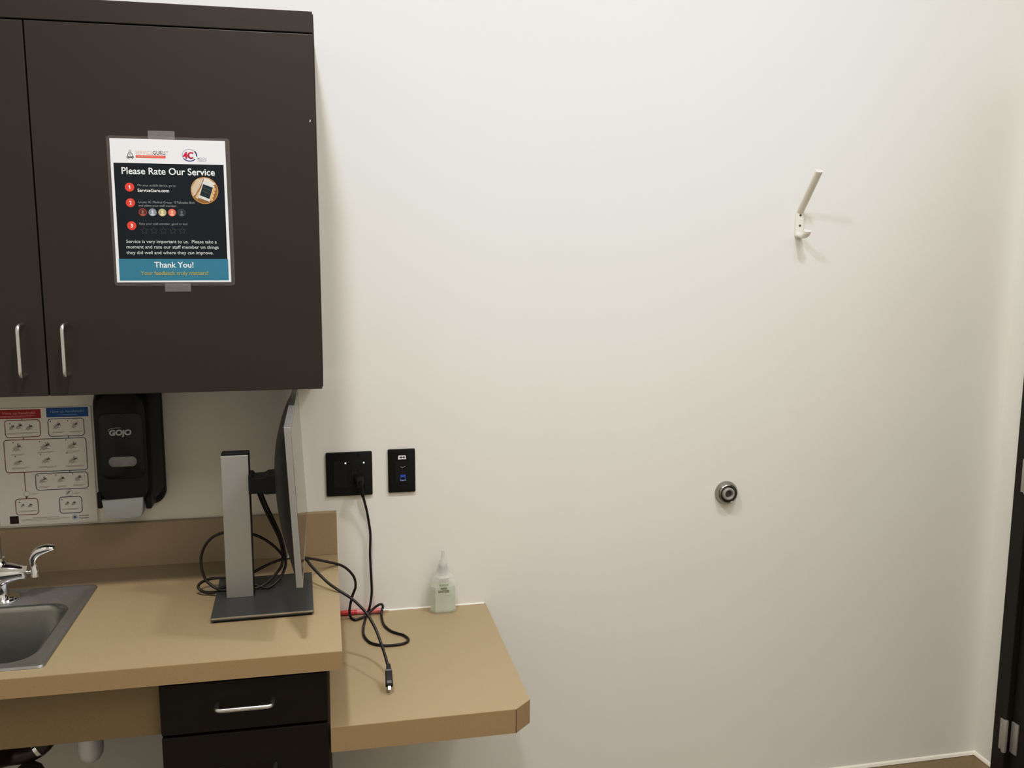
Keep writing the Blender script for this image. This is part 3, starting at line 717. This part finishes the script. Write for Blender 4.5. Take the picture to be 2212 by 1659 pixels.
VIDEO = [(0.0992, -0.425, 0.7383), (0.097, -0.415, 0.7456), (0.0923, -0.4, 0.7616), (0.0864, -0.385, 0.778), (0.0771, -0.36, 0.7993), (0.0642, -0.34, 0.8202), (0.0518, -0.325, 0.8337), (0.0282, -0.305, 0.8528), (-0.0001, -0.2887, 0.8685), (-0.0234, -0.27, 0.8809), (-0.0448, -0.25, 0.8973), (-0.0623, -0.23, 0.9114), (-0.0759, -0.215, 0.9239), (-0.1009, -0.215, 0.929), (-0.1203, -0.225, 0.9303), (-0.1364, -0.235, 0.9304), (-0.1568, -0.24, 0.9247), (-0.1753, -0.243, 0.9172), (-0.1907, -0.245, 0.9102), (-0.2213, -0.245, 0.9025), (-0.2521, -0.24, 0.8996), (-0.2746, -0.237, 0.899), (-0.291, -0.235, 0.8962), (-0.3063, -0.235, 0.8897), (-0.3122, -0.238, 0.8814), (-0.3037, -0.245, 0.8736), (-0.288, -0.252, 0.8718), (-0.2713, -0.258, 0.8739), (-0.248, -0.262, 0.887), (-0.192, -0.262, 0.887), (-0.1591, -0.265, 0.878), (-0.1328, -0.25, 0.8925), (-0.1204, -0.235, 0.9139), (-0.1187, -0.235, 0.9359), (-0.1214, -0.245, 0.9669), (-0.1284, -0.25, 0.9962), (-0.1442, -0.252, 1.0379), (-0.1587, -0.256, 1.0774), (-0.1685, -0.258, 1.1083), (-0.1755, -0.26, 1.1303)]
pcd = thing('power_cable', (.085, -.1, DZ0), 'black power cable running from the wall outlet, looping on the desk to the monitor', 'cord')
b = newbm(); tube(b, CORD, .0032, 12, smooth=6); obj('cord', b, 'cable', pcd, smooth=True, angle=80)
b = newbm()
loft(b, [[(.0590 + x, -.0075, 1.0565 + z) for x, z in rrect(-.0135, .0135, -.010, .0115, .006, 4)],
         [(.0588 + x, -.020, 1.0560 + z) for x, z in rrect(-.0135, .0135, -.011, .0115, .006, 4)],
         [(.0585 + x, -.034, 1.0545 + z) for x, z in rrect(-.0100, .0100, -.012, .0085, .006, 4)],
         [(.0585 + x, -.043, 1.0520 + z) for x, z in rrect(-.0065, .0065, -.010, .005, .004, 4)]])
obj('plug', b, 'black', pcd, smooth=True)
b = newbm(); tube(b, [(.0590, -.039, 1.058), (.0610, -.0375, 1.045), (.0640, -.034, 1.029), (.0675, -.0305, 1.0145)], [.0066, .0058, .0050, .0040], 14); obj('strain_relief', b, 'black', pcd, smooth=True)
b = newbm(); tube(b, [(-.1160, -.216, .9330), (-.1200, -.2195, .9360)], .0085, 14); box(b, -.1245, -.1205, -.228, -.223, .9330, .9570, .0008); obj('cable_tie', b, 'tie_white', pcd, smooth=True, label='white cable tie')
vcd = thing('display_cable', (.09, -.45, DZ0), 'black display cable drooping over the counter end, its plug lying on the desk', 'cable')
b = newbm(); tube(b, VIDEO, .0032, 12, smooth=6); obj('cord', b, 'cable', vcd, smooth=True, angle=80)
# connector: over-moulded body leaning down to the desk, bright metal tip
d0 = Vector((.0995, -.422, .7400)); d1 = Vector((.0978, -.4745, .7015)); dv = (d1 - d0).normalized()
side = Vector((1, 0, 0)); side = (side - dv * side.dot(dv)).normalized(); up = side.cross(dv)
if up.z < 0: up = -up
def csec(t, w, h, r=.0018):
    o = d0 + dv * t
    return [o + side * x + up * z for x, z in rrect(-w, w, -h, h, r, 3)]
b = newbm(); loft(b, [csec(-.004, .0042, .0042), csec(.004, .0050, .0046), csec(.0085, .0052, .0046)]); obj('strain_relief', b, 'black', vcd, smooth=True)
b = newbm(); loft(b, [csec(.008, .0066, .0050), csec(.010, .0072, .0054), csec(.030, .0076, .0054), csec(.0445, .0080, .0056), csec(.046, .0074, .005)]); pl = obj('connector', b, 'black', vcd, smooth=True)
b = newbm(); loft(b, [csec(.0095, .0070, .0057, .001), csec(.0135, .0071, .0057, .001)]); loft(b, [csec(.036, .0055, .0060, .001), csec(.0425, .0055, .0061, .001)]); obj('grip_band', b, 'conn_grey', pl, label='grey grip band')
b = newbm(); loft(b, [csec(.0455, .0034, .0022, .0006), csec(.0555, .0034, .0022, .0006)]); obj('metal_tip', b, 'satin', pl, label='bright metal plug tip')

# ---------------------------------------------------------------- outlet plates
def plate(x0, x1, z0, z1, parent):
    b = newbm(); prism(b, rrect(x0, x1, z0, z1, .003, 3), 'y', -.0065, -.0003, .002); return obj('face_plate', b, 'black', parent, smooth=True)
po = thing('power_outlet', (.0349, 0, 1.0697), 'black double power outlet plate on the wall with the plugged-in power cable', 'outlet')
plate(-.0229, .0927, 1.0126, 1.1268, po)
for cx, led, hasplug in ((.0119, 'led_w', False), (.0579, 'led_g', True)):
    b = newbm(); prism(b, rrect(cx - .0168, cx + .0168, 1.0362, 1.1032, .0025, 3), 'y', -.0082, -.006, .0006); rc = obj('receptacle', b, 'matte_black', po)
    b = newbm()
    for zc in (1.0865, 1.0530):
        if hasplug and zc < 1.06: continue
        for dx in (-.0064, .0064): box(b, cx + dx - .0011, cx + dx + .0011, -.0086, -.0080, zc - .001, zc + .0075)
        tube(b, [(cx, -.0086, zc - .0075), (cx, -.0078, zc - .0075)], .0024, 12)
    obj('socket_slots', b, 'gloss_black', rc)
    b = newbm(); lathe(b, [(.0019, 0), (.0017, .0009), (0, .0012)], (cx + .0137, -.0082, 1.0985), (0, -1, 0), 14); obj('indicator_light', b, led, rc, label='tiny lit white indicator' if led == 'led_w' else 'tiny lit green-white indicator')
for cx in (.0119, .0579):
    for zc in (1.1190, 1.0205):
        b = newbm(); lathe(b, [(.0030, 0), (.0024, .0009), (0, .001)], (cx, -.0064, zc), (0, -1, 0), 14); obj('screw', b, 'gloss_black', po)
dj = thing('data_outlet', (.168, 0, 1.0721), 'narrow black data outlet plate with one blue jack, marked 44', 'outlet')
plate(.1331, .2029, 1.0150, 1.1292, dj)
b = newbm(); prism(b, rrect(.1512, .1848, 1.0385, 1.1055, .0025, 3), 'y', -.0076, -.006, .0006); obj('insert', b, 'matte_black', dj)
b = newbm(); box(b, .1635, .1770, -.0095, -.0070, 1.0810, 1.0900, .0005); obj('blank_jack', b, 'black', dj)
b = newbm(); box(b, .1665, .1735, -.0100, -.0094, 1.0815, 1.0830); box(b, .1640, .1660, -.0100, -.0094, 1.0832, 1.0846); box(b, .1745, .1765, -.0100, -.0094, 1.0832, 1.0846); obj('jack_contacts', b, 'satin', dj, label='small bright metal contacts')
b = newbm(); box(b, .1633, .1778, -.0110, -.0070, 1.0460, 1.0622, .0006); bj = obj('blue_jack', b, 'blue_jack', dj, label='bright blue network jack')
b = newbm(); prism(b, [(.1655, 1.0502), (.1755, 1.0502), (.1755, 1.0562), (.1655, 1.0562)], 'y', -.0113, -.0108); obj('jack_opening', b, 'gloss_black', bj, label='dark jack opening')
b = newbm(); box(b, .1680, .1730, -.0116, -.0110, 1.0468, 1.0486); box(b, .1640, .1660, -.0116, -.0110, 1.0470, 1.0500); box(b, .1752, .1772, -.0116, -.0110, 1.0470, 1.0500); obj('jack_contacts', b, 'grey_bar', bj, label='pale contacts')
P = Print(.1690, 1.1082, -.0090)
P.poly([(-10.6, -5.3), (10.6, -5.3), (9.2, 5.0), (-9.2, 5.0)], 'white', 0)
P.text('44', -7.4, 7.4, -3.0, 6.2, ink('black', 20, 20, 20), 2, bold=.012)
P.build('number_tag', dj, 'white tag reading 44')
b = newbm(); tube(b, [(.1535, -.0085, 1.1010), (.1585, -.0105, 1.1025), (.168, -.0112, 1.1030), (.178, -.0105, 1.1025), (.1835, -.0085, 1.1010)], .0006, 8, smooth=4)
prism(b, rrect(.1545, .1835, 1.1015, 1.1160, .004, 4), 'y', -.0084, -.0074)
obj('tag_holder', b, 'gloss_black', dj, label='small curved tag holder')
for zc in (1.1215, 1.0225):
    b = newbm(); lathe(b, [(.0030, 0), (.0024, .0009), (0, .001)], (.168, -.0064, zc), (0, -1, 0), 14); obj('screw', b, 'gloss_black', dj)

# --------------------------------------------------------------- red ballpoint
pn = thing('ballpoint_pen', (.06, -.0125, DZ0), 'red ballpoint pen lying on the desk against the wall under the cables', 'pen')
py, pz = -.0145, DZ0 + .0071
b = newbm(); lathe(b, [(0, -.012), (.0016, -.010), (.0054, 0), (.0066, .015), (.0066, .050), (0, .050)], (-.004, py, pz), (1, -.01, 0), 20); obj('grip', b, 'pen_red', pn, smooth=True)
b = newbm(); lathe(b, [(0, .050), (.0064, .050), (.0068, .056), (.0068, .108), (.0056, .114), (0, .114)], (-.004, py, pz), (1, -.01, 0), 20); obj('barrel', b, 'pen_pink', pn, smooth=True, label='translucent pinkish red barrel')
b = newbm(); lathe(b, [(0, .114), (.0040, .114), (.0038, .121), (.0022, .1215), (.0022, .131), (.0015, .133), (0, .133)], (-.004, py, pz), (1, -.01, 0), 16); obj('push_button', b, 'chrome', pn, smooth=True, label='metal push button')

# -------------------------------------------------------------- hand sanitizer
bo = thing('sanitizer_bottle', (.268, -.033, DZ0), 'clear hand sanitizer bottle with pale green gel at the back of the desk', 'bottle')
bx, by = .2685, -.0335
def octa(w, d, c, z, sx=0):
    hw, hd = w / 2, d / 2
    return [(bx + x, by + y, z) for x, y in ((-hw, -hd + c), (-hw + c, -hd), (hw - c, -hd), (hw, -hd + c), (hw, hd - c), (hw - c, hd), (-hw + c, hd), (-hw, hd - c))]
b = newbm()
loft(b, [octa(.064, .038, .011, DZ0 + .0006), octa(.069, .0425, .012, DZ0 + .004), octa(.069, .0425, .012, DZ0 + .070), octa(.067, .041, .012, DZ0 + .080), octa(.056, .035, .011, DZ0 + .092), octa(.036, .026, .008, DZ0 + .100), octa(.024, .022, .006, DZ0 + .103)])
obj('bottle_shell', b, 'pet', bo)
b = newbm()
loft(b, [octa(.060, .034, .010, DZ0 + .004), octa(.064, .0375, .011, DZ0 + .008), octa(.064, .0375, .011, DZ0 + .066), octa(.062, .036, .011, DZ0 + .072)])
obj('gel', b, 'gel', bo, label='pale green gel')
b = newbm(); lathe(b, [(.0125, .098), (.0125, .104), (.0100, .105), (.0110, .124), (.0105, .127), (0, .127)], (bx + .001, by, DZ0), (0, 0, 1), 24); obj('neck', b, 'cap_neck', bo, smooth=True)
b = newbm(); lathe(b, [(.025, .098), (.0185, .108), (.0128, .124), (.0100, .137), (.0055, .142), (.0042, .150), (.0036, .166), (0, .168)], (bx + .001, by, DZ0), (0, 0, 1), 28); obj('cap', b, 'cap', bo, smooth=True, label='clear pointed cap')
P = Print(bx, DZ0, by - .0425 / 2 - .0006)
P.text('Instant', -12.0, 13.0, 76.0, 6.6, ink('labelgreen', 104, 116, 84), 1, shear=.35)
P.text('HAND', -8.0, 9.0, 66.8, 6.0, 'label_txt', 1, bold=.02)
P.text('SANITIZER', -14.6, 15.0, 58.6, 6.0, 'label_txt', 1, bold=.02)
P.rect(3.0, 8.0, 49.0, 50.0, 'labelline', 1); P.rect(9.0, 15.5, 49.0, 50.0, 'labelline', 1)
P.build('lettering', bo, 'dark green lettering')

# ------------------------------------------------------------------- coat hook
hk = thing('coat_hook', (1.255, 0, 1.67), 'cream metal coat hook with long upper prong high on the wall', 'hook')
hx = 1.2555
b = newbm(); prism(b, rrect(hx - .0112, hx + .0112, 1.671, 1.746, .0108, 8), 'y', -.0068, -.0003, .0012); obj('back_plate', b, 'cream', hk, smooth=True)
def flatbar(path, hw, ht):
    # elliptical bar swept along a path in the y-z plane; hw, ht: half width in x and half thickness per point
    b = newbm(); rings = []
    for i, (y, z) in enumerate(path):
        a = path[max(0, i - 1)]; c = path[min(len(path) - 1, i + 1)]
        tv = Vector((c[0] - a[0], c[1] - a[1])).normalized(); nv = Vector((-tv.y, tv.x))
        rings.append([b.verts.new((hx + hw[i] * math.cos(2 * PI * k / 28), y + nv.x * ht[i] * math.sin(2 * PI * k / 28), z + nv.y * ht[i] * math.sin(2 * PI * k / 28))) for k in range(28)])
    for a, c in zip(rings, rings[1:]):
        for k in range(28): b.faces.new((a[k], a[(k + 1) % 28], c[(k + 1) % 28], c[k]))
    b.faces.new(rings[0]); b.faces.new(list(reversed(rings[-1])))
    return b
obj('upper_prong', flatbar([(-.0045, 1.7400), (-.0100, 1.7475), (-.0300, 1.7710), (-.0700, 1.8170), (-.0935, 1.8440)], [.0104, .0108, .0110, .0110, .0112], [.0040, .0050, .0060, .0062, .0064]), 'cream', hk, smooth=True)
lp = [(-.0045, 1.6830), (-.0100, 1.6800), (-.0180, 1.6785), (-.0260, 1.6780), (-.0340, 1.6785), (-.0410, 1.6808), (-.0462, 1.6850), (-.0490, 1.6910)]
obj('lower_prong', flatbar(lp, [.0092, .0096, .0100, .0102, .0104, .0106, .0106, .0106], [.0055, .0062, .0070, .0074, .0078, .0080, .0080, .0080]), 'cream', hk, smooth=True)
for zc in (1.7330, 1.7055):
    b = newbm(); lathe(b, [(0, .0008), (.0022, .0006), (.0034, 0), (.0034, -.001)], (hx + .001, -.0069, zc), (0, -1, 0), 16); obj('screw', b, 'hole', hk, smooth=True, label='dark recessed screw')

# ------------------------------------------------------------------- door stop
ds = thing('door_stop', (1.0725, 0, .967), 'round metal wall door stop with grey rubber ring, low on the wall', 'door stop')
o = (1.0725, -.0003, .967)
b = newbm(); lathe(b, [(0, 0), (.0325, 0), (.0330, .003), (.0320, .008), (.0285, .014), (.0265, .0185), (.0245, .0195), (.0225, .0175), (.0200, .0120), (.0175, .0110), (0, .0110)], o, (0, -1, 0), 56); obj('flange', b, 'nickel_dark', ds, smooth=True, angle=50)
b = newbm(); lathe(b, [(.0180, .0105), (.0178, .0205), (.0160, .0235), (.0125, .0240), (.0108, .0225), (.0102, .0130), (0, .0125)], o, (0, -1, 0), 48); obj('rubber_bumper', b, 'rubber', ds, smooth=True, angle=60, label='grey rubber ring')
b = newbm(); lathe(b, [(0, .0142), (.0060, .0140), (.0100, .0130)], o, (0, -1, 0), 24); obj('screw', b, 'hole', ds, smooth=True, label='dark recessed screw')

# ------------------------------------------------------------------- lighting
def area(name, loc, size, energy, col=(1, .985, .965), size_y=None, rot=(0, 0, 0), shape='DISK', spread=180):
    l = bpy.data.lights.new(name, 'AREA'); l.energy = energy; l.color = col; l.shape = shape; l.size = size
    if size_y: l.size_y = size_y
    l.spread = math.radians(spread)
    o = bpy.data.objects.new(name, l); C.objects.link(o); o.location = loc; o.rotation_euler = rot
    return o
LZ = CZ - .012
area('ceiling_lamp', (-.15, -.95, LZ), .15, 19.5)
area('ceiling_lamp', (.97, -.95, LZ), .15, 12.0)
area('ceiling_lamp', (1.27, -.95, LZ), .15, 4.2)
area('fill_panel', (.95, -2.0, LZ), 1.5, 19, shape='RECTANGLE', size_y=1.0)  # added soft fill light from behind, no known fixture there
w = bpy.data.worlds.new('world'); bpy.context.scene.world = w; w.use_nodes = True
w.node_tree.nodes['Background'].inputs['Color'].default_value = (.9, .88, .85, 1)
w.node_tree.nodes['Background'].inputs['Strength'].default_value = 0.05

# --------------------------------------------------------------------- camera
cam = bpy.data.cameras.new('camera'); co_ = bpy.data.objects.new('camera', cam); C.objects.link(co_)
cam.sensor_fit = 'HORIZONTAL'; cam.sensor_width = 36.0; cam.lens = 1958.33 / 2212 * 36.0
R = Vector((0.97935663, -0.20211203, 0.00336404)); U = Vector((0.02605936, 0.14274189, 0.98941683)); F = Vector((0.20045324, 0.96890427, -0.14506213))
mtx = Matrix((R, U, -F)).transposed().to_4x4(); mtx.translation = Vector((-.01651, -2.29946, 1.63433))
co_.matrix_world = mtx
cam.clip_start = 0.02
sc = bpy.context.scene; sc.camera = co_
sc.view_settings.view_transform = 'Standard'
sc.view_settings.look = 'None'
sc.view_settings.exposure = 0.0
# camera-like tone response: gentle highlight roll-off and a slightly deeper toe
vs_ = sc.view_settings; vs_.use_curve_mapping = True
cmap = vs_.curve_mapping
cmap.white_level = (2.0, 2.0, 2.0)
def set_curve(c, pts):
    while len(c.points) > 2: c.points.remove(c.points[1])
    c.points[0].location = pts[0]; c.points[1].location = pts[-1]
    for p_ in pts[1:-1]: c.points.new(*p_)
set_curve(cmap.curves[3], [(0, 0), (.02, .030), (.055, .086), (.09, .164), (.18, .365), (.225, .462), (.35, .700), (.465, .805), (.55, .868), (.75, .935), (1.0, .985)])
set_curve(cmap.curves[2], [(0, 0), (.03, .029), (.08, .078), (.15, .149), (.3, .300), (1, 1)])
cmap.update()
sc.cycles.max_bounces = 10; sc.cycles.diffuse_bounces = 6; sc.cycles.transparent_max_bounces = 16
